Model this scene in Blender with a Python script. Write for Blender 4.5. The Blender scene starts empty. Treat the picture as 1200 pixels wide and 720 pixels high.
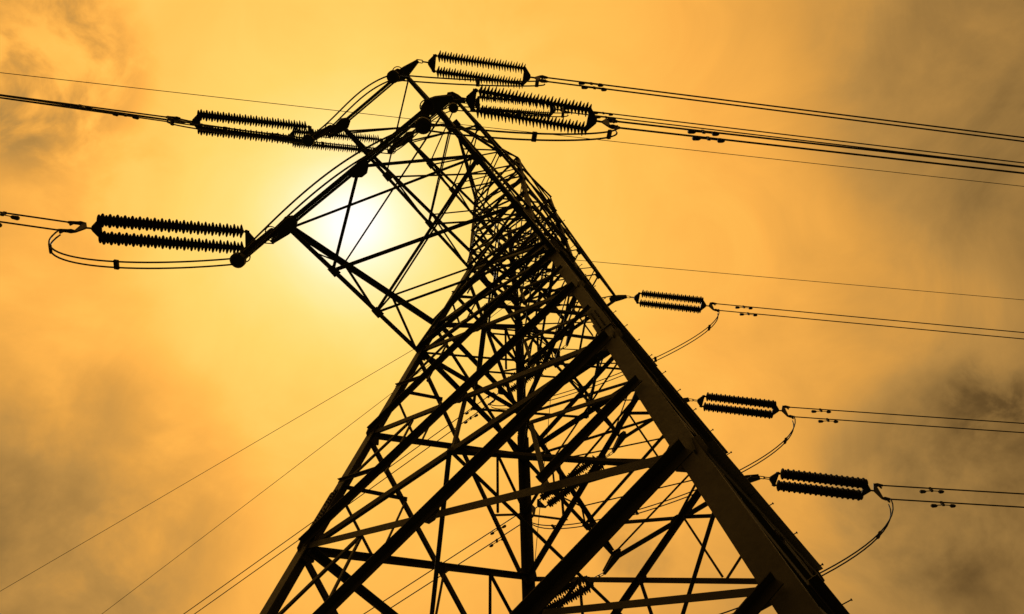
import bpy, bmesh, math, random
from mathutils import Vector, Matrix, Quaternion
random.seed(7)
sc = bpy.context.scene
COL = sc.collection
U = 0.75            # metres per survey unit: every tower measure below is in survey units
ZC = 1.65 / U       # camera height above the ground

# ------------------------------------------------------------------ camera
F_PX = 915.4045
a, b, c = 2.6684184, 0.5707396, -0.1026317
rot = Matrix.Rotation(b, 3, 'Z') @ Matrix.Rotation(a, 3, 'X') @ Matrix.Rotation(c, 3, 'Z')
CAM = Vector((4.78733, -8.35733, 0.0))
cam_d = bpy.data.cameras.new('camera')
cam_d.sensor_width = 36.0
cam_d.sensor_fit = 'HORIZONTAL'
cam_d.lens = 36.0 * F_PX / 1200.0
cam_d.clip_start = 0.05
cam_d.clip_end = 6000
cam = bpy.data.objects.new('camera', cam_d)
cam.matrix_world = Matrix.Translation(Vector((CAM.x, CAM.y, ZC)) * U) @ rot.to_4x4()
COL.objects.link(cam)
sc.camera = cam

def px_dir(x, y):
    d = rot @ Vector(((x - 600) / F_PX, -(y - 360) / F_PX, -1.0))
    return d.normalized()

# ------------------------------------------------------------------ light
SUN = px_dir(414, 261)                     # where the sun shows through the thin cloud
sun_el = math.asin(SUN.z)
sun_az = math.atan2(SUN.y, SUN.x)
sd = bpy.data.lights.new('sun', 'SUN')
sd.energy = 2.0
sd.angle = math.radians(0.6)
sd.color = (1.0, 0.80, 0.50)
so = bpy.data.objects.new('sun', sd)
so.rotation_euler = (-SUN).to_track_quat('-Z', 'Y').to_euler()
so.location = SUN * 60
COL.objects.link(so)

w = bpy.data.worlds.new('World')
sc.world = w
w.use_nodes = True
nt = w.node_tree
nt.nodes.clear()
class G:
    """tiny node-graph helper"""
    def __init__(s, t): s.t = t
    def n(s, typ, **k):
        x = s.t.nodes.new(typ)
        for a_, v in k.items(): setattr(x, a_, v)
        return x
    def put(s, sock, v):
        if isinstance(v, bpy.types.NodeSocket): s.t.links.new(v, sock)
        else: sock.default_value = v
    def m(s, op, a_, b_=None, c_=None, clamp=False):
        x = s.n('ShaderNodeMath', operation=op, use_clamp=clamp)
        s.put(x.inputs[0], a_)
        if b_ is not None: s.put(x.inputs[1], b_)
        if c_ is not None: s.put(x.inputs[2], c_)
        return x.outputs[0]
    def dot(s, a_, v):
        x = s.n('ShaderNodeVectorMath', operation='DOT_PRODUCT')
        s.put(x.inputs[0], a_); s.put(x.inputs[1], tuple(v))
        return x.outputs['Value']
    def ramp(s, fac, pts, interp='LINEAR'):
        x = s.n('ShaderNodeValToRGB')
        s.put(x.inputs[0], fac)
        cr = x.color_ramp
        cr.interpolation = interp
        while len(cr.elements) < len(pts): cr.elements.new(0.5)
        for e, (p, col) in zip(cr.elements, pts):
            e.position = p
            e.color = (*col, 1) if len(col) == 3 else col
        return x.outputs[0]
g = G(nt)
tc = g.n('ShaderNodeTexCoord')
DIR = tc.outputs['Generated']
# slow warp so the glow in the cloud is not a perfect disc
nw = g.n('ShaderNodeTexNoise'); nw.inputs['Scale'].default_value = 3.2
nw.inputs['Detail'].default_value = 4
g.put(nw.inputs['Vector'], DIR)
ang = g.m('ARCCOSINE', g.m('MINIMUM', g.dot(DIR, SUN), 0.99999))
ang = g.m('MULTIPLY', ang, 180 / math.pi)
ang = g.m('MULTIPLY', ang, g.m('ADD', 0.86, g.m('MULTIPLY', nw.outputs[0], 0.28)))
# brightness of the veiled sky against the angle from the sun (degrees / 90)
def gray(v): return (v, v, v)
prof = [(0, 1.0), (1.0, .95), (2.0, .89), (3.2, .81), (5.0, .718), (7.5, .652), (10.5, .608), (15, .566), (20, .535), (26, .492), (33, .435), (41, .33),
        (50, .19), (62, .13), (90, .10)]
lum = g.ramp(g.m('DIVIDE', ang, 90.0), [(d / 90, gray(v)) for d, v in prof])
# thicker cloud banks, each in its own direction
def bank(px, py, rad, amt, sc_, seed, lo=.42, hi=.68):
    v = px_dir(px, py)
    k = math.cos(math.radians(rad))
    d = g.dot(DIR, v)
    x = g.n('ShaderNodeMapRange', interpolation_type='SMOOTHSTEP')
    g.put(x.inputs[0], d); x.inputs[1].default_value = k; x.inputs[2].default_value = 1.0 - (1.0 - k) * .12
    nz = g.n('ShaderNodeTexNoise', noise_dimensions='4D')
    nz.inputs['W'].default_value = seed; nz.inputs['Scale'].default_value = sc_
    nz.inputs['Detail'].default_value = 9; nz.inputs['Roughness'].default_value = .56
    nz.inputs['Distortion'].default_value = .5
    g.put(nz.inputs['Vector'], DIR)
    y = g.n('ShaderNodeMapRange', interpolation_type='SMOOTHSTEP')
    g.put(y.inputs[0], nz.outputs[0]); y.inputs[1].default_value = lo; y.inputs[2].default_value = hi
    return g.m('MULTIPLY', g.m('MULTIPLY', x.outputs[0], y.outputs[0]), amt)
BANKS = [(1100, 570, 9, .12, 7.5, 3.1, .34, .66), (1180, 640, 13, .06, 4.0, 12.3, .2, .7), (1190, 70, 15, .13, 5.0, 8.4, .15, .6), (30, 70, 8, .22, 12.0, 5.2, .40, .62),
         (-40, 420, 13, .15, 4.5, 1.7, .2, .70), (110, 600, 12, .14, 6.5, 9.6, .28, .66), (745, 640, 3.2, .10, 9.0, 2.2, .35, .6),
         (0, 740, 12, .16, 4.0, 4.4, .2, .6), (90, 200, 7, .07, 8.0, 6.6, .4, .65), (1165, 470, 3.5, .08, 17.0, 7.7, .38, .56)]
tot = None
for bk in BANKS:
    v = bank(*bk)
    tot = v if tot is None else g.m('ADD', tot, v)
nz2 = g.n('ShaderNodeTexNoise'); nz2.inputs['Scale'].default_value = 6.0; nz2.inputs['Detail'].default_value = 9
nz2.inputs['Roughness'].default_value = .58; nz2.inputs['Distortion'].default_value = .6
g.put(nz2.inputs['Vector'], DIR)
fine = g.m('MULTIPLY', g.m('SUBTRACT', nz2.outputs[0], .5), g.m('MULTIPLY_ADD', ang, .0045, .05))
lum = g.m('MAXIMUM', g.m('ADD', g.m('SUBTRACT', lum, tot), fine), .05)
sky_col = g.ramp(lum, [(0.0, (.035, .018, .005)), (.10, (.125, .069, .021)), (.20, (.29, .160, .045)), (.30, (.47, .245, .060)),
                       (.40, (.74, .345, .062)), (.47, (.95, .435, .072)), (.53, (1.0, .52, .09)), (.60, (1.0, .64, .14)),
                       (.67, (1.0, .74, .24)), (.80, (1.0, .90, .56)), (.93, (1.0, 1.0, .95)), (1.0, (1.0, 1.0, 1.0))])
# clear air behind the cloud veil, dyed by the same warm light
sky = g.n('ShaderNodeTexSky', sky_type='NISHITA')
sky.sun_disc = False
sky.sun_elevation = sun_el
sky.sun_rotation = math.pi / 2 - sun_az
sky.dust_density = 4.0
bw = g.n('ShaderNodeRGBToBW'); g.put(bw.inputs[0], sky.outputs[0])
tint = g.n('ShaderNodeMix', data_type='RGBA', blend_type='MULTIPLY')
tint.inputs[0].default_value = 1.0
g.put(tint.inputs[6], bw.outputs[0]); tint.inputs[7].default_value = (1.0, .48, .08, 1)
bg1 = g.n('ShaderNodeBackground'); g.put(bg1.inputs[0], tint.outputs[2]); bg1.inputs[1].default_value = 0.004
bg2 = g.n('ShaderNodeBackground'); g.put(bg2.inputs[0], sky_col); bg2.inputs[1].default_value = 1.0
ads = g.n('ShaderNodeAddShader'); g.put(ads.inputs[0], bg1.outputs[0]); g.put(ads.inputs[1], bg2.outputs[0])
wo = g.n('ShaderNodeOutputWorld'); g.put(wo.inputs[0], ads.outputs[0])

sc.view_settings.view_transform = 'Standard'
sc.view_settings.look = 'None'
sc.view_settings.exposure = 0.0
sc.view_settings.gamma = 1.0

# ------------------------------------------------------------------ materials
def mat(name, c1, c2, scale=3.0, rough=.6, metal=0.0, bump=.15, spec=.3, transl=None):
    m = bpy.data.materials.new(name)
    m.use_nodes = True
    t = G(m.node_tree)
    bs = m.node_tree.nodes['Principled BSDF']
    co = t.n('ShaderNodeTexCoord')
    n1 = t.n('ShaderNodeTexNoise'); n1.inputs['Scale'].default_value = scale; n1.inputs['Detail'].default_value = 8
    n1.inputs['Roughness'].default_value = .65
    t.put(n1.inputs['Vector'], co.outputs['Object'])
    t.put(bs.inputs['Base Color'], t.ramp(n1.outputs[0], [(.32, c1), (.68, c2)]))
    n2 = t.n('ShaderNodeTexNoise'); n2.inputs['Scale'].default_value = scale * 9; n2.inputs['Detail'].default_value = 5
    t.put(n2.inputs['Vector'], co.outputs['Object'])
    t.put(bs.inputs['Roughness'], t.m('MULTIPLY_ADD', n2.outputs[0], .25, rough - .12))
    bs.inputs['Metallic'].default_value = metal
    bs.inputs['Specular IOR Level'].default_value = spec
    if bump:
        bp = t.n('ShaderNodeBump'); bp.inputs['Strength'].default_value = bump; bp.inputs['Distance'].default_value = .004
        t.put(bp.inputs['Height'], n2.outputs[0]); t.put(bs.inputs['Normal'], bp.outputs[0])
    if transl:
        tr = t.n('ShaderNodeBsdfTranslucent'); tr.inputs[0].default_value = (*transl, 1)
        mx = t.n('ShaderNodeMixShader'); mx.inputs[0].default_value = .5
        t.put(mx.inputs[1], bs.outputs[0]); t.put(mx.inputs[2], tr.outputs[0])
        t.put(m.node_tree.nodes['Material Output'].inputs[0], mx.outputs[0])
    return m
M_STEEL = mat('weathered_steel', (.029, .0245, .017), (.057, .048, .033), 2.2, .62, 0.0, .25, .18)
M_PLATE = mat('plate_steel', (.032, .028, .022), (.058, .050, .038), 4.0, .65, 0.0, .25, .15)
M_FIT = mat('fitting_iron', (.020, .018, .015), (.045, .039, .032), 6.0, .55, 0.0, .2, .2)
M_GLASS = mat('disc_glass', (.030, .026, .014), (.055, .046, .022), 5.0, .8, 0.0, 0, .03, (.16, .12, .034))
M_WIRE = mat('aluminium_wire', (.030, .028, .025), (.060, .056, .050), 9.0, .6, 0.0, 0, .1)
M_GRASS = mat('grass_ground', (.020, .026, .010), (.045, .050, .022), .35, .9, 0.0, .4, .05)
M_CONC = mat('concrete', (.20, .19, .17), (.30, .28, .25), 3.0, .85, 0.0, .3, .1)

# ------------------------------------------------------------------ helpers
def V(x, y, z): return Vector((x, y, z))
def W3(p): return Vector((p[0], p[1], p[2] + ZC)) * U       # survey units -> metres
def link(name, verts, faces, m, parent=None, smooth=False):
    me = bpy.data.meshes.new(name)
    me.from_pydata(verts, [], faces)
    me.materials.append(m)
    if smooth:
        for p in me.polygons: p.use_smooth = True
    o = bpy.data.objects.new(name, me)
    COL.objects.link(o)
    if parent: o.parent = parent
    return o
def link_mesh(name, me, parent=None, mtx=None):
    o = bpy.data.objects.new(name, me)
    COL.objects.link(o)
    if parent: o.parent = parent
    if mtx is not None: o.matrix_local = mtx
    return o
def empty(name, label, cat, loc=(0, 0, 0), group=None):
    o = bpy.data.objects.new(name, None)
    o.empty_display_size = .2
    o.location = loc
    COL.objects.link(o)
    o['label'] = label; o['category'] = cat
    if group: o['group'] = group
    return o
def tag(o, label, cat, group=None):
    o['label'] = label; o['category'] = cat
    if group: o['group'] = group
    return o
class MB:
    """collects pieces into one mesh (survey units in, metres out)"""
    def __init__(s, conv=W3): s.v = []; s.f = []; s.conv = conv
    def add(s, vs, fs):
        k = len(s.v)
        s.v += [s.conv(p) for p in vs]
        s.f += [tuple(i + k for i in f) for f in fs]
    def angle(s, p, q, f1, f2, size, th=None, size2=None):
        """L-section bar: heel on p-q, flanges along f1 and f2"""
        p, q = Vector(p), Vector(q)
        ax = (q - p).normalized()
        f1 = Vector(f1); f1 = (f1 - ax * f1.dot(ax)).normalized()
        f2 = Vector(f2); f2 = (f2 - ax * f2.dot(ax)); f2 = (f2 - f1 * f2.dot(f1)).normalized()
        th = th or max(.010, size * .10)
        s2 = size2 or size
        prof = [f1 * 0, f1 * size, f1 * size + f2 * th, f1 * th + f2 * th, f1 * th + f2 * s2, f2 * s2]
        vs = [p + d for d in prof] + [q + d for d in prof]
        fs = [(i, (i + 1) % 6, (i + 1) % 6 + 6, i + 6) for i in range(6)]
        fs += [(0, 3, 2, 1), (0, 5, 4, 3), (6, 7, 8, 9), (6, 9, 10, 11)]
        if ax.dot(f1.cross(f2)) < 0: fs = [tuple(reversed(f)) for f in fs]
        s.add(vs, fs)
    def prism(s, pts, nrm, th):
        nrm = Vector(nrm).normalized()
        n = len(pts)
        pts = [Vector(p) for p in pts]
        vs = [p - nrm * th / 2 for p in pts] + [p + nrm * th / 2 for p in pts]
        fs = [tuple(reversed(range(n))), tuple(range(n, 2 * n))] + [(i, (i + 1) % n, (i + 1) % n + n, i + n) for i in range(n)]
        ar = Vector((0, 0, 0))
        for i in range(n): ar += pts[i].cross(pts[(i + 1) % n])
        if ar.dot(nrm) < 0: fs = [tuple(reversed(f)) for f in fs]
        s.add(vs, fs)
    def tube(s, path, r, n=8, cap=True):
        path = [Vector(p) for p in path]
        rr = r if isinstance(r, (list, tuple)) else [r] * len(path)
        vs = []; fs = []
        ref = Vector((0, 0, 1)) if abs((path[-1] - path[0]).normalized().z) < .9 else Vector((1, 0, 0))
        for i, p in enumerate(path):
            t = (path[min(i + 1, len(path) - 1)] - path[max(i - 1, 0)]).normalized()
            sx = t.cross(ref).normalized(); sy = sx.cross(t)
            vs += [p + sx * rr[i] * math.cos(2 * math.pi * k / n) + sy * rr[i] * math.sin(2 * math.pi * k / n) for k in range(n)]
        for i in range(len(path) - 1):
            for k in range(n):
                fs.append((i * n + k, i * n + (k + 1) % n, (i + 1) * n + (k + 1) % n, (i + 1) * n + k))
        if cap:
            fs.append(tuple(reversed(range(n)))); fs.append(tuple(range((len(path) - 1) * n, len(path) * n)))
        s.add(vs, fs)
    def box(s, c_, ax, ay, az):
        c_, ax, ay, az = map(Vector, (c_, ax, ay, az))
        vs = [c_ + ax * i + ay * j + az * k for i in (-1, 1) for j in (-1, 1) for k in (-1, 1)]
        s.add(vs, [(0, 1, 3, 2), (4, 6, 7, 5), (0, 4, 5, 1), (2, 3, 7, 6), (0, 2, 6, 4), (1, 5, 7, 3)])
    def torus(s, c_, nrm, R, r, n=20, k=6):
        c_, nrm = Vector(c_), Vector(nrm).normalized()
        x = nrm.orthogonal().normalized(); y = nrm.cross(x)
        vs = []; fs = []
        for i in range(n):
            t = 2 * math.pi * i / n
            d = x * math.cos(t) + y * math.sin(t)
            vs += [c_ + d * (R + r * math.cos(2 * math.pi * j / k)) + nrm * r * math.sin(2 * math.pi * j / k) for j in range(k)]
            for j in range(k):
                fs.append((i * k + j, ((i + 1) % n) * k + j, ((i + 1) % n) * k + (j + 1) % k, i * k + (j + 1) % k))
        s.add(vs, fs)
    def build(s, name, m, parent=None, smooth=False):
        return link(name, s.v, s.f, m, parent, smooth)

# ------------------------------------------------------------------ ground
def ground():
    n = 40; R_ = 2400.0
    vs = []; fs = []
    def pos(i): t = (i / n * 2 - 1); return math.copysign(abs(t) ** 2.2, t) * R_
    for j in range(n + 1):
        for i in range(n + 1):
            x, y = pos(i), pos(j)
            d = math.hypot(x, y)
            vs.append((x, y, (math.sin(x * .013) * math.cos(y * .011)) * min(6, max(0, d - 40) * .02)))
    for j in range(n):
        for i in range(n):
            k = j * (n + 1) + i
            fs.append((k, k + 1, k + n + 2, k + n + 1))
    o = link('ground', vs, fs, M_GRASS)
    o['kind'] = 'structure'
ground()

# ------------------------------------------------------------------ tower
H1, H2, H3 = 15.80, 20.827, 25.262
S1, S0, WU, W2 = .16519, .16165, -.024537, 1.2
ZTOP = 28.0
def hw(z):
    if z < H1: return W2 + S1 * (H2 - H1) + S0 * (H1 - z)
    return W2 + S1 * (H2 - z) if z < H2 else W2 + WU * (z - H2)
LEGS = {'A': (1, -1), 'B': (-1, -1), 'C': (-1, 1), 'D': (1, 1)}
FACES = [('B', 'A', (0, -1)), ('C', 'B', (-1, 0)), ('D', 'C', (0, 1)), ('A', 'D', (1, 0))]   # left, right as seen from outside
tower = empty('lattice_tower', 'tall dark steel lattice tower with six crossarms filling the middle of the sky', 'pylon', (0, 0, 0))
def P(k, z):
    s_ = LEGS[k]; w_ = hw(z)
    return Vector((s_[0] * w_, s_[1] * w_, z))
def leg_size(z):
    return .235 if z < 10.3 else (.21 if z < 16.4 else (.18 if z < H2 else .135))
Z0 = -ZC + .25
for k, s_ in LEGS.items():
    mb = MB()
    cuts = [Z0, 10.3, 16.4, H2, H3, ZTOP]
    for z1, z2 in zip(cuts, cuts[1:]):
        sz = leg_size((z1 + z2) / 2)
        mb.angle(P(k, z1), P(k, z2 - .004), (-s_[0], 0, 0), (0, -s_[1], 0), sz, sz * .1)
    leg = mb.build('leg', M_STEEL, tower)
    for zj in (10.3, 16.4):                  # bolted splices
        sz = leg_size(zj - .1) * 1.0
        sp = MB()
        p1, p2 = P(k, zj - .45), P(k, zj + .45)
        off = Vector((s_[0], s_[1], 0)) * .018
        sp.angle(p1 + off, p2 + off, (-s_[0], 0, 0), (0, -s_[1], 0), sz * .80, .016)
        sp.build('splice_plate', M_PLATE, leg)
        bl = MB()
        for q in range(5):
            for e in (-1, 1):
                for fl in (0, 1):
                    z_ = zj + e * (.08 + q * .075)
                    base = P(k, z_)
                    t_ = Vector((-s_[0], 0, 0)) if fl == 0 else Vector((0, -s_[1], 0))
                    n_ = Vector((0, s_[1], 0)) if fl == 0 else Vector((s_[0], 0, 0))
                    for u_ in (.3, .62):
                        c_ = base + t_ * sz * u_ + n_ * .03
                        bl.box(c_, t_ * .012, n_ * .010, Vector((0, 0, .012)))
        bb = bl.build('bolt_head', M_PLATE, leg); bb['kind'] = 'stuff'
    if k == 'D':                                        # climbing bolts
        z_ = -.2
        q = 0
        while z_ < 26:
            st = MB()
            p = P(k, z_)
            out = Vector((s_[0], 0, 0)) if q % 2 == 0 else Vector((0, s_[1], 0))
            tw_ = Vector((0, -s_[1], 0)) if q % 2 == 0 else Vector((-s_[0], 0, 0))
            base = p + tw_ * leg_size(z_) * .4
            st.tube([base, base + out * .17], .010, 6)
            st.tube([base + out * .165, base + out * .185], .020, 6)
            st.build('step_bolt', M_FIT, leg)
            z_ += .375; q += 1
    fb = MB()
    fp = P(k, Z0)
    r1, r2 = .75, .5
    fb.prism([(fp.x + dx * r1, fp.y + dy * r1, -ZC - .1) for dx, dy in ((-1, -1), (1, -1), (1, 1), (-1, 1))], (0, 0, 1), .4)
    fb.prism([(fp.x + dx * r2, fp.y + dy * r2, -ZC + .205) for dx, dy in ((-1, -1), (1, -1), (1, 1), (-1, 1))], (0, 0, 1), .2)
    fb.build('foundation', M_CONC, tower)

def face_pt(face, u, z, inset=.16):
    l, r, n = face
    n = Vector((*n, 0))
    t = Vector((n.y * -1, n.x, 0))
    t = (P(r, z) - P(l, z)).normalized()
    w_ = hw(z)
    return n * w_ + Vector((0, 0, z)) + t * (u * (w_ - inset))
def fbar(name, face, u1, z1, u2, z2, size, outside=False, flip=False, i1=None, i2=None, mb=None, extra=0.0):
    """one angle bar lying in a tower face, outside or inside the leg flange"""
    l, r, n = face
    n = Vector((*n, 0))
    i1 = leg_size(z1) * .45 if i1 is None else i1
    i2 = leg_size(z2) * .45 if i2 is None else i2
    p, q = face_pt(face, u1, z1, i1), face_pt(face, u2, z2, i2)
    ax = (q - p).normalized()
    inpl = ax.cross(n).normalized()
    if inpl.z > 0: inpl = -inpl                      # flange in the face hangs down from the heel
    if flip: inpl = -inpl
    leg_t = leg_size((z1 + z2) / 2) * .1
    if outside:
        o_ = n * (.004 + extra); f2 = n
    else:
        o_ = -n * (leg_t + .004 + extra); f2 = -n
    p = p + o_ - inpl * size * .45; q = q + o_ - inpl * size * .45
    own = mb is None
    mb = mb or MB()
    mb.angle(p, q, inpl, f2, size, max(.011, size * .10))
    if own: return mb.build(name, M_STEEL, tower)
def lerp(a_, b_, t): return a_ + (b_ - a_) * t

PANELS = [(-1.9, 1.65, .13), (1.65, 5.78, .13), (5.78, 9.42, .125), (9.42, 12.52, .115), (12.52, 15.80, .105),
          (17.25, 20.60, .105), (22.1, 23.65, .075), (23.65, 25.2, .075), (26.4, 27.9, .06)]
BIG = 6
for fi, face in enumerate(FACES):
    for pi, (z1, z2, sz) in enumerate(PANELS):
        fbar('diagonal_brace', face, -1, z2, 1, z1, sz * .92)                 # inside bar
        fbar('diagonal_brace', face, 1, z2, -1, z1, sz, outside=True)         # outside bar
        w1, w2 = hw(z1), hw(z2)
        if pi < BIG:
            # crossing of the two diagonals
            tc_ = w2 / (w1 + w2)
            zc = lerp(z2, z1, tc_)
            rs = .062 if pi < 3 else .055
            zm = (z1 + z2) / 2
            zq_u = lerp(z2, zc, .5); uq_u = .5 * w2 / hw(zq_u)
            zq_l = lerp(z1, zc, .5); uq_l = .5 * w1 / hw(zq_l)
            for sgn in (-1, 1):
                ins = (sgn == -1)
                fbar('redundant_brace', face, sgn, zm, sgn * uq_u, zq_u, rs, i2=0, extra=.02)
                fbar('redundant_brace', face, sgn, zm, sgn * uq_l, zq_l, rs * (1.35 if pi < 3 else 1), outside=True, i2=0, extra=.03)
                fbar('redundant_brace', face, sgn * uq_u, zq_u, sgn * uq_l, zq_l, rs * .8, i1=0, i2=0, extra=.035)
            if pi == 3: fbar('hanger_bar', face, 0, zc, 0, z1, rs, i1=0, i2=0, extra=.06)
    for z_, sz in ((9.42, .115), (15.80, .10), (17.25, .10), (18.95, .075), (20.83, .095), (22.1, .08), (23.65, .065), (25.262, .07), (26.4, .055), (27.9, .05)):
        fbar('horizontal_brace', face, -1, z_, 1, z_, sz, extra=.035)
    # short panels between the chords of the crossarms
    for z1, z2, sz in ((15.80, 17.25, .085), (20.83, 22.1, .07), (25.262, 26.4, .06)):
        fbar('diagonal_brace', face, -1, z2, 1, z1, sz)
        fbar('diagonal_brace', face, 1, z2, -1, z1, sz, outside=True)
# plan bracing inside the body
def pbar(name, p, q, size, parent=tower):
    mb = MB()
    p, q = Vector(p), Vector(q)
    ax = (q - p).normalized()
    h = ax.cross(Vector((0, 0, 1))).normalized()
    mb.angle(p - h * size * .4, q - h * size * .4, h, (0, 0, 1), size)
    return mb.build(name, M_STEEL, parent)
for z_, sz in ((9.36, .075), (15.72, .07), (17.2, .055), (18.9, .055), (20.76, .055), (22.04, .045), (23.6, .045), (25.2, .045)):
    w_ = hw(z_) - .05
    mids = [Vector((0, -w_, z_)), Vector((-w_, 0, z_)), Vector((0, w_, z_)), Vector((w_, 0, z_))]
    for i in range(4): pbar('plan_brace', mids[i], mids[(i + 1) % 4], sz)
    if z_ > 15:
        cs = [Vector((sx * w_ * .94, sy * w_ * .94, z_ + .07)) for sx, sy in ((-1, -1), (1, 1), (-1, 1), (1, -1))]
        pbar('plan_brace', cs[0], cs[1], sz * .8); pbar('plan_brace', cs[2] + V(0, 0, .06), cs[3] + V(0, 0, .06), sz * .8)
    if z_ < 10:
        pbar('plan_brace', mids[0] + V(0, 0, .03), mids[2] + V(0, 0, .03), sz * .8)
# thin earth lead slung down inside the rear face
mb = MB()
mb.tube([face_pt(FACES[2], u, z, .0) + V(0, -.12, 0) for u, z in ((.34, 17.5), (.44, 16.9), (.53, 16.2), (.62, 15.5), (.70, 14.7), (.79, 13.8), (.87, 12.8), (.93, 11.6))], .008, 5)
mb.build('earth_lead', M_WIRE, tower, True)
# gusset plates at the panel points
def gusset(face, u, z, s_, parent=tower, out=False):
    n = Vector((*face[2], 0))
    c_ = face_pt(face, u, z, leg_size(z) * .55)
    t = (P(face[1], z) - P(face[0], z)).normalized()
    o_ = n * .022 if out else -n * (leg_size(z) * .1 + .022)
    up = Vector((0, 0, 1))
    pts = [c_ + o_ + t * a_ * s_ + up * b_ * s_ for a_, b_ in ((-.9, -.5), (-.35, -1.0), (.5, -1.0), (.95, -.3), (.8, .75), (-.1, 1.05), (-.8, .6))]
    mb = MB(); mb.prism(pts, n, .022)
    mb.build('gusset_plate', M_PLATE, parent)
for face in FACES:
    for z_, s_ in ((5.78, .20), (9.42, .20), (12.52, .19), (15.8, .17), (17.25, .13), (20.83, .12), (22.1, .09), (25.262, .09), (26.4, .08)):
        for u in (-1, 1): gusset(face, u, z_, s_)
    for (z1, z2, sz) in PANELS[1:BIG]:
        zc = lerp(z2, z1, hw(z2) / (hw(z1) + hw(z2)))
        n = Vector((*face[2], 0)); c_ = face_pt(face, 0, zc) - n * .03
        t = Vector((0, 0, 1)).cross(n)
        mb = MB(); mb.prism([c_ + t * a_ * .12 + Vector((0, 0, b_ * .12)) for a_, b_ in ((-1, -.4), (-.4, -1), (.4, -1), (1, -.4), (1, .4), (.4, 1), (-.4, 1), (-1, .4))], n, .02)
        mb.build('gusset_plate', M_PLATE, tower)

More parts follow.
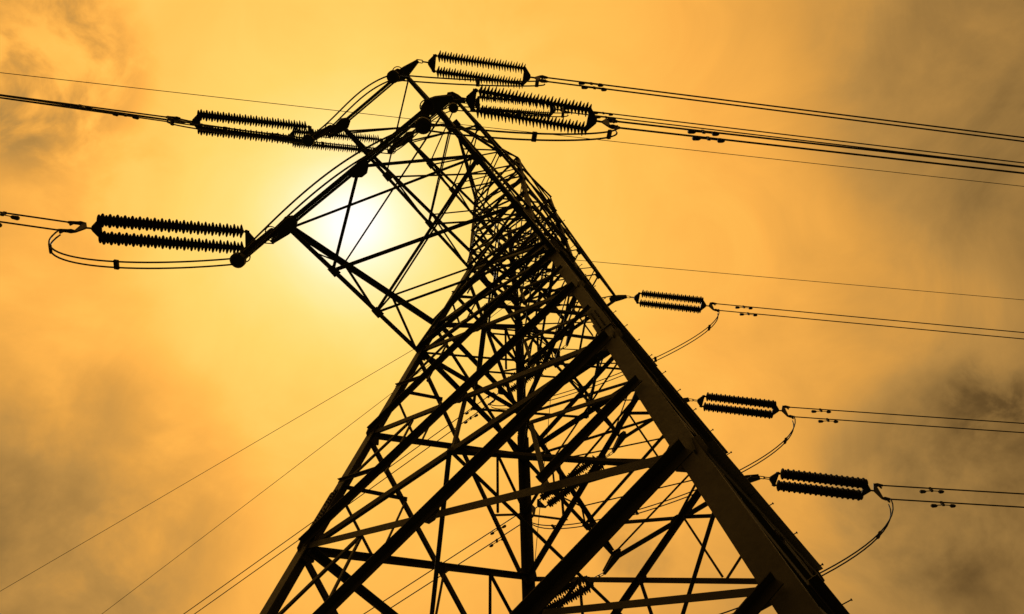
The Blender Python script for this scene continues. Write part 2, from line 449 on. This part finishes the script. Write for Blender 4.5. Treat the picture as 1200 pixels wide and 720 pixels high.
# ------------------------------------------------------------------ crossarms
ARM = {1: dict(h=H1, hu=17.25, y=6.1295, e=2.0738, z=15.59, t=(1/3, 2/3), ch=.105, beam=.20),
       2: dict(h=H2, hu=22.1, y=6.5342, e=1.1219, z=20.50, t=(1/3, 2/3), ch=.09, beam=.16),
       3: dict(h=H3, hu=26.4, y=4.5431, e=1.0437, z=24.985, t=(1/3, 2/3), ch=.085, beam=.14)}
def tip(side, k, e):
    A_ = ARM[k]
    return Vector((e * A_['e'], side * A_['y'], A_['z']))
def bar3(mb, p, q, size, f1=None, f2=(0, 0, 1), th=None):
    p, q = Vector(p), Vector(q)
    ax = (q - p).normalized()
    if f1 is None:
        f1 = ax.cross(Vector(f2)).normalized()
    mb.angle(p - Vector(f1).normalized() * size * .4, q - Vector(f1).normalized() * size * .4, f1, f2, size, th)
for side in (-1, 1):
    for k, A_ in ARM.items():
        lo, up = {}, {}
        for e in (-1, 1):
            lo[e] = (Vector((e * hw(A_['h']), side * hw(A_['h']), A_['h'])), tip(side, k, e))
            up[e] = (Vector((e * hw(A_['hu']), side * hw(A_['hu']), A_['hu'])), tip(side, k, e) + V(0, -side * .12, .16))
        L = lambda e, t: lo[e][0].lerp(lo[e][1], t)
        Q = lambda e, t: up[e][0].lerp(up[e][1], t)
        mb = MB()
        for e in (-1, 1):
            mb.angle(lo[e][0], lo[e][1], (-e, 0, 0), (0, 0, 1), A_['ch'])
        bm_ = A_['beam']
        # outer beam: two channels toe to toe read as one deep beam
        t1, t2 = lo[-1][1], lo[1][1]
        yv = Vector((0, side, 0))
        mb.angle(t1 + V(-.12, 0, .012) + yv * .004, t2 + V(.12, 0, .012) + yv * .004, yv, (0, 0, 1), bm_ * .46, .018)
        mb.angle(t1 + V(-.12, 0, .012) - yv * .004, t2 + V(.12, 0, .012) - yv * .004, -yv, (0, 0, 1), bm_ * .26, .018)
        arm = mb.build('crossarm', M_STEEL, tower)
        for e in (-1, 1):
            m2 = MB()
            m2.angle(up[e][0], up[e][1], (-e, 0, 0), (0, 0, -1), A_['ch'] * (1.1 if k == 1 else .9))
            m2.build('upper_chord', M_STEEL, arm)
        def lat(p, q, s_, f2=(0, 0, 1)):
            m2 = MB(); bar3(m2, p, q, s_, None, f2); m2.build('lattice_bar', M_STEEL, arm)
        dz = V(0, 0, .03); dz2 = V(0, 0, .06)
        ts = A_['t']; s_ = .06 if k == 1 else .045
        if k == 1:
            M0 = (t1 + t2) / 2 + V(0, 0, .03)
            lat(M0 + dz, L(-1, 2/3) + dz, s_ * 1.15); lat(M0 + dz2, L(1, 2/3) + dz2, s_ * 1.15)
            lat(L(-1, .985) + dz2, L(1, 2/3) + dz, s_ * .9)
            lat(L(-1, 2/3) + dz2, L(1, 1/3) + dz, s_ * 1.5)
            lat(L(-1, 1/3) + dz2, L(1, 2/3) + dz2, s_ * 1.1)
            lat(L(-1, 1/3) + dz, L(1, .01) + dz, s_)
            lat(L(1, 1/3) + dz2, L(-1, .01) + dz2, s_ * .8)
            # upper plane
            lat(Q(-1, 2/3), Q(1, .97), s_ * .6); lat(Q(-1, 1/3), Q(1, 2/3), s_ * .7); lat(Q(-1, 1/3) - dz, Q(1, 0) - dz, s_ * .8)
            # gusset under the middle of the outer beam
            gm = MB()
            gm.prism([M0 + Vector((dx, -side * dy, -.03)) for dx, dy in ((-.26, -.05), (.26, -.05), (.22, .08), (.07, .19), (-.07, .19), (-.22, .08))], (0, 0, 1), .022)
            gm.build('gusset_plate', M_PLATE, arm)
        else:
            prev = 0.0
            seq = [0.01] + list(ts) + [.97]
            fl = 1
            for i in range(len(seq) - 1):
                lat(L(fl, seq[i]) + dz, L(-fl, seq[i + 1]) + dz, s_)
                lat(L(-fl, seq[i]) + dz2, L(fl, seq[i + 1]) + dz2, s_ * .9)
                fl = -fl
            fl = 1
            for i in range(len(seq) - 1):
                lat(Q(fl, seq[i]), Q(-fl, seq[i + 1]), s_ * .7); fl = -fl
        # side lattices
        for e in (-1, 1):
            f2 = (-e, 0, 0)
            ss = .042 if k == 1 else .038
            seq = [0.0] + list(ts)
            for i, t_ in enumerate(ts):
                lat(Q(e, t_), L(e, seq[i]), ss * 1.1, f2)
                lat(Q(e, t_), L(e, t_), ss * .9, f2)
            lat(Q(e, ts[-1]), L(e, ts[-1] + (1 - ts[-1]) * .5), ss * .8, f2)
            # node plates on the lower chord
            for t_ in list(ts):
                gp = MB(); c_ = L(e, t_) + V(-e * .06, 0, -.014)
                gp.prism([c_ + Vector((dx, dy, 0)) for dx, dy in ((-.08, -.12), (.08, -.12), (.09, .12), (-.09, .12))], (0, 0, 1), .02)
                gp.build('gusset_plate', M_PLATE, arm)

# earth-wire arms at the very top
for side in (-1, 1):
    pk = Vector((0, side * 3.4, ZTOP))
    mb = MB()
    for e in (-1, 1):
        mb.angle(Vector((e * hw(27.0), side * hw(27.0), 27.0)), pk + V(e * .05, 0, -.06), (-e, 0, 0), (0, 0, 1), .09)
    ea = mb.build('earth_wire_arm', M_STEEL, tower)
    for e in (-1, 1):
        m2 = MB()
        m2.angle(Vector((e * hw(27.98), side * hw(27.98), 27.98)), pk + V(e * .05, 0, .03), (-e, 0, 0), (0, 0, -1), .07)
        m2.build('upper_chord', M_STEEL, ea)
    for i in range(3):
        t1, t2 = i / 3, (i + 1) / 3
        a1 = Vector((hw(27.0), side * hw(27.0), 27.0)); a2 = Vector((-hw(27.0), side * hw(27.0), 27.0))
        p, q = (a1, a2) if i % 2 else (a2, a1)
        for (s1, s2) in ((p, q), (q, p)):
            m2 = MB(); bar3(m2, s1.lerp(pk, t1) + V(0, 0, .02), s2.lerp(pk, min(t2, .96)) + V(0, 0, .02), .045); m2.build('lattice_bar', M_STEEL, ea)
        for e in (-1, 1):
            u0 = Vector((e * hw(27.98), side * hw(27.98), 27.98)); l0 = Vector((e * hw(27.0), side * hw(27.0), 27.0))
            m2 = MB(); bar3(m2, u0.lerp(pk, t1), l0.lerp(pk, t2 if i < 2 else .9), .04, None, (-e, 0, 0)); m2.build('lattice_bar', M_STEEL, ea)
    gp = MB(); gp.prism([pk + V(-.16, -.12, -.08), pk + V(.16, -.12, -.08), pk + V(.16, .12, -.08), pk + V(-.16, .12, -.08)], (0, 0, 1), .03)
    gp.build('gusset_plate', M_PLATE, ea)

# ------------------------------------------------------------------ insulator sets
def lathe(prof, n=16):
    vs = []; fs = []
    for x, r in prof:
        vs += [(x, r * math.cos(2 * math.pi * k / n), r * math.sin(2 * math.pi * k / n)) for k in range(n)]
    for i in range(len(prof) - 1):
        for k in range(n):
            fs.append((i * n + k, i * n + (k + 1) % n, (i + 1) * n + (k + 1) % n, (i + 1) * n + k))
    return vs, fs
def disc_mesh(sc_):
    # cap-and-pin disc, axis along x: iron cap, glass skirt with a lip
    pr = [(-.034, .030), (-.020, .046), (.000, .100), (.016, .143), (.022, .149), (.029, .145), (.022, .110), (.008, .060), (.014, .036), (.036, .030)]
    vs, fs = lathe([(x * U, (r if r < .05 else r * sc_) * U) for x, r in pr], 16)
    me = bpy.data.meshes.new('disc')
    me.from_pydata(vs, [], fs)
    me.materials.append(M_GLASS)
    for p in me.polygons: p.use_smooth = True
    return me
DISC = (disc_mesh(1.0), disc_mesh(.82))
def frame(D):
    D = D.normalized()
    Hh = Vector((0, 0, 1)).cross(D).normalized()
    Vv = D.cross(Hh)
    return Matrix((D, Hh, Vv)).transposed()
Uc = lambda p: Vector(p) * U
WORDS = {1: 'lowest', 2: 'middle', 3: 'top'}
def dirv(az, el):
    az, el = math.radians(az), math.radians(el)
    return Vector((math.cos(az) * math.cos(el), math.sin(az) * math.cos(el), -math.sin(el)))
SETS = {}
TILT = {'N2L': .42, 'N3L': .42, 'N1L': .08}    # the twin bundle leans a little on these spans
SH = {'N1R': .20, 'N2R': .32, 'N3R': -.1, 'F3R': .10, 'F2R': .16, 'F1R': .14, 'N1L': .34, 'N2L': .28, 'N3L': .28, 'F1L': .30, 'F2L': .22, 'F3L': .40}
def insulator_set(key, side, k, e, az, el, T, nd, label, half=.19):
    """T = distances from the arm tip along the string: apex, first yoke, first and last disc, second yoke apex, clamp"""
    D = dirv(az, el)
    hs_ = Vector((D.x, D.y, 0)).normalized().cross(Vector((0, 0, 1)))
    org = tip(side, k, e) + hs_ * SH[key]
    root = empty('insulator_set', label, 'insulator', W3(org), 'twin strain insulator sets on the tower')
    root.rotation_euler = frame(D).to_euler()
    ap, y1, d0, d1, y2, cl = T
    # arm-end plate
    mb = MB(Uc)
    gw = .30 if k == 1 else .26
    # arm-end plate belongs to the tower; it points along the string
    tp = MB()
    Dh = Vector((D.x, D.y, 0)).normalized(); Hh = Dh.cross(Vector((0, 0, 1)))
    t0 = tip(side, k, e) + V(0, 0, -.02)
    outp = org + D * (ap + .05) + V(0, 0, -.02)
    dr = (outp - t0); dr.z = 0; dr.normalize(); dh = dr.cross(Vector((0, 0, 1)))
    bx = Vector((-e, 0, 0)); by = Vector((0, -side, 0))
    wd = .09 if side > 0 else (.14 if k == 1 else .125)
    pts = [outp + dh * .04, outp - dh * .04, t0 - dh * wd + dr * .04, t0 - dh * wd * 1.15 - dr * .16, t0 - dh * wd * .5 - dr * .30, t0 + dh * wd * .5 - dr * .30, t0 + dh * wd * 1.15 - dr * .16, t0 + dh * wd + dr * .04]
    tp.prism(pts, (0, 0, 1), .045)
    tp.prism([p + V(0, 0, .09) for p in pts], (0, 0, 1), .03)
    tp.build('tip_plate', M_PLATE, tower)
    # chain links between the arm plate and the yoke
    nl = 2 if y1 - ap < .5 else 3
    for i in range(nl):
        m2 = MB(Uc)
        x0 = ap + (y1 - ap) * i / nl; x1 = ap + (y1 - ap) * (i + 1) / nl + .03
        r_ = .035
        up = (0, 0, 1) if i % 2 else (0, 1, 0)
        upv = Vector(up)
        pth = [Vector((x0, 0, 0)) + upv * .0, Vector((x0 + .02, 0, 0)) + upv * r_, Vector((x1 - .02, 0, 0)) + upv * r_, Vector((x1, 0, 0)),
               Vector((x1 - .02, 0, 0)) - upv * r_, Vector((x0 + .02, 0, 0)) - upv * r_, Vector((x0, 0, 0))]
        m2.tube(pth, .013, 6, False)
        m2.build('link', M_FIT, root)
    # yoke plates
    for x_, s_ in ((y1, 1), (y2, -1)):
        m2 = MB(Uc)
        w_ = half + .04
        m2.prism([(x_, -.05, 0), (x_ + s_ * .15, -w_, 0), (x_ + s_ * .19, -w_, 0), (x_ + s_ * .19, w_, 0), (x_ + s_ * .15, w_, 0), (x_, .05, 0)], (0, 0, 1), .035)
        m2.tube([(x_ + s_ * .02, 0, -.04), (x_ + s_ * .02, 0, .04)], .03, 8)
        m2.build('yoke_plate', M_FIT, root)
    # the two strings
    for hs in (-1, 1):
        m2 = MB(Uc)
        m2.tube([(y1 + .17, hs * half, 0), (d0 - .10, hs * half, 0)], .022, 8)
        m2.tube([(d0 - .12, hs * half, 0), (d0 - .02, hs * half, 0)], .032, 8)
        m2.tube([(d0 - .02, hs * half, 0), (d1 + .02, hs * half, 0)], .016, 8)
        m2.tube([(d1 + .02, hs * half, 0), (y2 - .17, hs * half, 0)], .028, 8)
        st = m2.build('insulator_string', M_FIT, root, True)
        for i in range(nd):
            x_ = lerp(d0 + .03, d1 - .03, i / (nd - 1))
            link_mesh('disc', DISC[i % 2], st, Matrix.Translation((x_ * U, hs * half * U, 0)))
    # dead-end: short link, then two clamps one over the other
    tw = .27; tl = -TILT.get(key, 0) * tw
    m2 = MB(Uc)
    m2.tube([(y2 - .01, 0, 0), (y2 + .12, 0, 0)], .022, 8)
    m2.prism([(y2 + .10, 0, -.03), (y2 + .10, 0, .03), (y2 + .20, tl, tw + .03), (y2 + .25, tl, tw + .03), (y2 + .25, -tl, -tw - .03), (y2 + .20, -tl, -tw - .03)], (0, tw, -tl), .03)
    m2.build('twin_yoke', M_FIT, root)
    for vs_ in (-1, 1):
        m2 = MB(Uc)
        m2.tube([(x_, vs_ * tl, vs_ * tw) for x_ in (y2 + .22, y2 + .30, y2 + .36, cl - .05, cl)], [.03, .05, .04, .036, .028], 8)
        m2.tube([(cl - .12, vs_ * tl, vs_ * tw), (cl - .08, vs_ * tl, vs_ * tw - .12)], .026, 6)
        m2.build('dead_end_clamp', M_FIT, root)
    fr = frame(D)
    SETS[key] = dict(org=org, D=D, H=-fr.col[1], V=fr.col[2], cl=cl, tw=tw, tilt=TILT.get(key, 0))
TR = (.26, .57, .80, 3.02, 3.18, 3.62)
TLN = (.22, .62, .84, 3.52, 3.66, 4.22)
TLF = (.42, .80, 1.02, 3.30, 3.62, 4.15)
insulator_set('N1R', -1, 1, 1, 47.0, 5, TR, 32, 'largest double insulator string at the top, on the right end of the lowest near crossarm')
insulator_set('N2R', -1, 2, 1, 45.5, 5, TR, 32, 'topmost double insulator string, reaching right from the middle near crossarm')
insulator_set('N3R', -1, 3, 1, 42.0, 5, TR, 32, 'small double insulator string partly hidden behind the largest right hand string')
insulator_set('F3R', 1, 3, 1, 44, 5, TR, 32, 'highest and smallest of the three double strings right of the thick leg')
insulator_set('F2R', 1, 2, 1, 44.5, 5, TR, 32, 'middle one of the three double strings right of the thick leg')
insulator_set('F1R', 1, 1, 1, 44.5, 5, TR, 32, 'lowest and largest of the three double strings right of the thick leg')
insulator_set('N1L', -1, 1, -1, -134, 5, (.22, .62, .84, 3.66, 3.80, 4.34), 40, 'long double insulator string at far left on the lowest near crossarm')
insulator_set('N2L', -1, 2, -1, -133.5, 5, TLN, 40, 'double insulator string reaching left from the middle near crossarm')
insulator_set('N3L', -1, 3, -1, -134.5, 5, TLN, 40, 'small left hand double string overlapped by the middle near crossarm')
insulator_set('F1L', 1, 1, -1, -172.0, 5, TLF, 32, 'double string seen through the tower at the bottom edge of the picture')
insulator_set('F2L', 1, 2, -1, 179.5, 5, TLF, 32, 'double string seen through the tower beside the central rear leg')
insulator_set('F3L', 1, 3, -1, -178, 5, TLF, 32, 'smallest double string seen through the dense lattice mid tower')

# jumper support insulators hanging under the near crossarms
PIL = {}
def pilot(key, k, e, off, label):
    t0 = tip(-1, k, e) + Vector(off[0])
    bt = t0 + Vector(off[1])
    root = empty('jumper_insulator', label, 'insulator', W3(t0), 'hanging rod insulators that hold the jumper cables')
    ax = (bt - t0).normalized()
    mb = MB(lambda p: (Vector(p)) * U)
    LN = (bt - t0).length
    at = lambda s_: ax * (LN * s_)
    n_ = 26
    pth = []; rr = []
    for i in range(n_):
        for ds, r_ in ((0, .045), (.35, .045), (.45, .085), (.75, .05)):
            pth.append(at(.10 + .78 * (i + ds) / n_)); rr.append(r_)
    mb.tube(pth, rr, 10)
    mb.build('rod', M_GLASS, root, True)
    m2 = MB(Uc); m2.tube([at(-.06), at(.10)], .03, 8); m2.build('top_fitting', M_FIT, root)
    m2 = MB(Uc); m2.torus(at(.14), ax, .13, .012); m2.tube([at(.14) + ax.orthogonal().normalized() * .12, at(.10)], .01, 6); m2.build('arcing_ring', M_FIT, root)
    m2 = MB(Uc); m2.torus(at(.84), ax, .13, .012); m2.tube([at(.84) + ax.orthogonal().normalized() * .12, at(.88)], .01, 6); m2.build('arcing_ring', M_FIT, root)
    m2 = MB(Uc); m2.tube([at(.87), at(.93)], .035, 8)
    m2.tube([at(.93), at(.94), at(.985), at(1.0)], [r_ * (.55 if key == '3L' else 1) for r_ in (.10, .145, .145, .10)], 20); m2.build('counterweight', M_FIT, root)
    PIL[key] = bt
pilot('1L', 1, -1, ((-.12, -.12, -.05), (-.15, -.27, -2.0)), 'rod insulator with a round weight at the outer left end of the lowest near crossarm')
pilot('1R', 1, 1, ((-.12, -.12, -.05), (.05, -.02, -2.0)), 'rod insulator with a round weight under the right end of the lowest near crossarm')
pilot('2L', 2, -1, ((-.10, -.12, -.05), (-.14, -.30, -2.0)), 'rod insulator beside the left end of the middle near crossarm')
pilot('2R', 2, 1, ((-.10, -.12, -.05), (.18, -.15, -2.0)), 'rod insulator with a round weight at the topmost corner of the tower')
pilot('3L', 3, -1, ((-.10, -.12, -.05), (-.05, -.2, -2.0)), 'rod insulator under the left end of the top near crossarm')
pilot('3R', 3, 1, ((-.10, -.12, -.05), (.17, -.01, -2.0)), 'rod insulator with a round weight at the right end of the top near crossarm')

# ------------------------------------------------------------------ conductors
def clamp_pt(key, vs_, extra=0.0):
    s_ = SETS[key]
    return s_['org'] + s_['D'] * (s_['cl'] + extra) + (s_['V'] + s_['H'] * s_['tilt']) * (vs_ * s_['tw'])
def span(p, az, el, length=260.0, half=150.0, n=70):
    az, el = math.radians(az), math.radians(el)
    out = []
    for i in range(n + 1):
        s_ = length * (i / n) ** 2.0
        out.append(p + Vector((math.cos(az) * s_, math.sin(az) * s_, -math.tan(el) * (s_ - s_ * s_ / (2 * half)))))
    return out
def span_pt(p, az, el, s_, half=150.0):
    az, el = math.radians(az), math.radians(el)
    return p + Vector((math.cos(az) * s_, math.sin(az) * s_, -math.tan(el) * (s_ - s_ * s_ / (2 * half))))
def wire(name, path, r, label, cat, group, m=M_WIRE):
    mb = MB(); mb.tube(path, r, 6)
    return tag(mb.build(name, m, None, True), label, cat, group)
WHICH = {'N1R': 'right hand span from the largest string', 'N2R': 'right hand span from the topmost string', 'N3R': 'right hand span from the half hidden string',
         'F3R': 'right hand span from the highest of three strings', 'F2R': 'right hand span from the middle of three strings', 'F1R': 'right hand span from the lowest of three strings',
         'N1L': 'left hand span from the far left string', 'N2L': 'left hand span from the upper left string', 'N3L': 'left hand span from the string behind the middle crossarm',
         'F1L': 'span from the string at the bottom edge', 'F2L': 'span going down left from the string beside the rear leg',
         'F3L': 'span going down left out of the dense lattice'}
AZEL = {'N1R': (43.9, 4.7), 'N2R': (44.6, 4.7), 'N3R': (44.3, 4.7), 'F3R': (43, 4.7), 'F2R': (41.4, 4.7), 'F1R': (40.7, 4.7),
        'N1L': (-129.5, 4.7), 'N2L': (-132.1, 4.7), 'N3L': (-131.6, 4.7), 'F1L': (180, 4.7), 'F2L': (-177.3, 4.7), 'F3L': (-178.8, 4.7)}
DAMP = {'N1R': (1.75, 1.75), 'N2R': (1.15, 1.2), 'N3R': (1.1, 1.15), 'F3R': (1.0, 1.04), 'F2R': (1.0, 1.05), 'F1R': (1.25, 1.3), 'N1L': (1.2, 1.3),
        'N2L': (1.1, 2.0), 'N3L': (1.1, 2.0), 'F1L': (1.1, 1.2), 'F2L': (1.15, 1.25), 'F3L': (.75, .85)}
def damper(p, az, label):
    root = empty('vibration_damper', label, 'damper', W3(p), 'vibration dampers clipped under the conductors')
    root.rotation_euler = (0, 0, math.radians(az))
    m2 = MB(Uc); m2.box((0, 0, -.05), (.03, 0, 0), (0, .025, 0), (0, 0, .07)); m2.build('clamp', M_FIT, root)
    m2 = MB(Uc); m2.tube([(-.28, 0, -.13), (-.15, 0, -.11), (0, 0, -.10), (.15, 0, -.11), (.26, 0, -.13)], .012, 6); m2.build('messenger_wire', M_FIT, root)
    for x0, x1 in ((-.34, -.18), (.16, .30)):
        m2 = MB(Uc); m2.tube([(x0, 0, -.135), (x0 + .03, 0, -.135), (x1 - .03, 0, -.13), (x1, 0, -.125)], [.03, .05, .042, .025], 8); m2.build('weight', M_FIT, root)
for key, (az, el) in AZEL.items():
    for vs_ in (1, -1):
        p = clamp_pt(key, vs_, -.03)
        word = 'upper' if vs_ == 1 else 'lower'
        wire('conductor', span(p, az, el), .0195, '%s twin wire, %s' % (word, WHICH[key]), 'power line', 'twin conductor wires of the line')
        q = span_pt(p, az, el, DAMP[key][0 if vs_ == 1 else 1])
        damper(q, az, 'damper on %s wire, %s' % (word, WHICH[key]))
# earth wires
PKN, PKF = Vector((0, -3.4, ZTOP - .02)), Vector((0, 3.4, ZTOP - .02))
EW = [(PKN, 44, 4, 'thin earth wire running right from the near peak'), (PKF, 43, 4, 'thin earth wire running right from the far peak'),
      (PKN, -134, 4, 'thin earth wire running left across the upper sky'), (PKF, 179.8, 4, 'steeper of two thin wires falling to the lower left'),
      (PKF, -172.6, 4, 'upper of two thin wires falling to the lower left')]
for p, az, el, lab in EW:
    wire('earth_wire', span(p, az, el), .0115, lab, 'wire', 'thin earth wires from the tower peaks')

# ------------------------------------------------------------------ jumpers
def bez(p0, p1, p2, p3, n=28):
    return [p0 * (1 - t) ** 3 + p1 * 3 * t * (1 - t) ** 2 + p2 * 3 * t * t * (1 - t) + p3 * t ** 3 for t in (i / n for i in range(n + 1))]
def jumper(paths, spacers, label):
    root = empty('jumper_loop', label, 'jumper cable', W3(paths[0][0]), 'slack jumper loops joining the spans')
    o_ = W3(paths[0][0])
    conv = lambda p: W3(p) - o_
    for pth in paths:
        mb = MB(conv); mb.tube(pth, .0175, 6); mb.build('cable', M_WIRE, root, True)
    n = len(paths[0])
    for s_ in spacers:
        i = min(n - 1, int(s_ * (n - 1)))
        p, q = Vector(paths[0][i]), Vector(paths[1][i])
        d = (q - p); d = d.normalized() if d.length > 1e-4 else Vector((0, 0, 1))
        mb = MB(conv); ax = (Vector(paths[0][min(i + 1, n - 1)]) - Vector(paths[0][max(i - 1, 0)])).normalized()
        ax = (ax - d * ax.dot(d)).normalized(); nn = ax.cross(d)
        mb.box((p + q) / 2, d * ((q - p).length / 2 + .03), ax * .04, nn * .025); mb.build('spacer', M_FIT, root)
JS = {'N1R': (-.80, .05), 'N2R': (-.35, .35), 'N3R': (-.6, .1), 'N1L': (-1.6, -.75), 'N2L': (-.5, .1), 'N3L': (-.6, .1)}   # sag of each loop
def near_jumper(kR, kL, pR, pL, lab):
    for key, pk, sgn, word in ((kR, pR, 1, 'right'), (kL, pL, -1, 'left')):
        paths = []
        for j, vs_ in enumerate((1, -1)):
            p0 = clamp_pt(key, -1, -.08) + V(0, 0, -.10) + SETS[key]['H'] * (.055 * vs_ * sgn)
            pe = PIL[pk] + V(0, 0, .02) + SETS[key]['H'] * (.06 * vs_ * sgn)
            D = SETS[key]['D']
            paths.append(bez(p0, p0 + D * .1 + V(0, 0, JS[key][0]), pe + D * 1.6 + V(0, 0, JS[key][1]), pe))
        jumper(paths, (.22, .62), '%s hand jumper loop under the %s' % (word, lab))
    paths = [[PIL[pL] + V(0, -.06 * s_, .02), 0, PIL[pR] + V(0, -.06 * s_, .02)] for s_ in (1, -1)]
    bl_ = .46 if pL == '1L' else .30
    jumper([bez(p[0], p[0].lerp(p[2], .33) + V(0, -bl_ * .4 if pL == '1L' else .12, 0), p[0].lerp(p[2], .66) + V(0, -bl_, 0), p[2]) for p in paths], (), 'taut jumper pair stretched alongside the outer beam, %s' % lab)
near_jumper('N1R', 'N1L', '1R', '1L', 'lowest near crossarm')
near_jumper('N2R', 'N2L', '2R', '2L', 'middle near crossarm')
near_jumper('N3R', 'N3L', '3R', '3L', 'top near crossarm')
for k, sag in ((1, 2.3), (2, 2.2), (3, 2.05)):
    paths = []
    for vs_ in (1, -1):
        hR = SETS['F%dR' % k]['H'] * (.09 * vs_); hL = SETS['F%dL' % k]['H'] * (-.09 * vs_)
        p0 = clamp_pt('F%dR' % k, -1, -.08) + V(0, 0, -.10) + hR; p3 = clamp_pt('F%dL' % k, -1, -.08) + V(0, 0, -.10) + hL
        paths.append(bez(p0, p0.lerp(p3, .02) + V(0, 0, -sag) - hR * .5, p3.lerp(p0, .10) + V(0, 0, -sag * .8), p3, 40))
    jumper(paths, (.15, .38, .62, .85), 'long jumper loop below the %s far crossarm, crossing behind the thick leg' % WORDS[k])
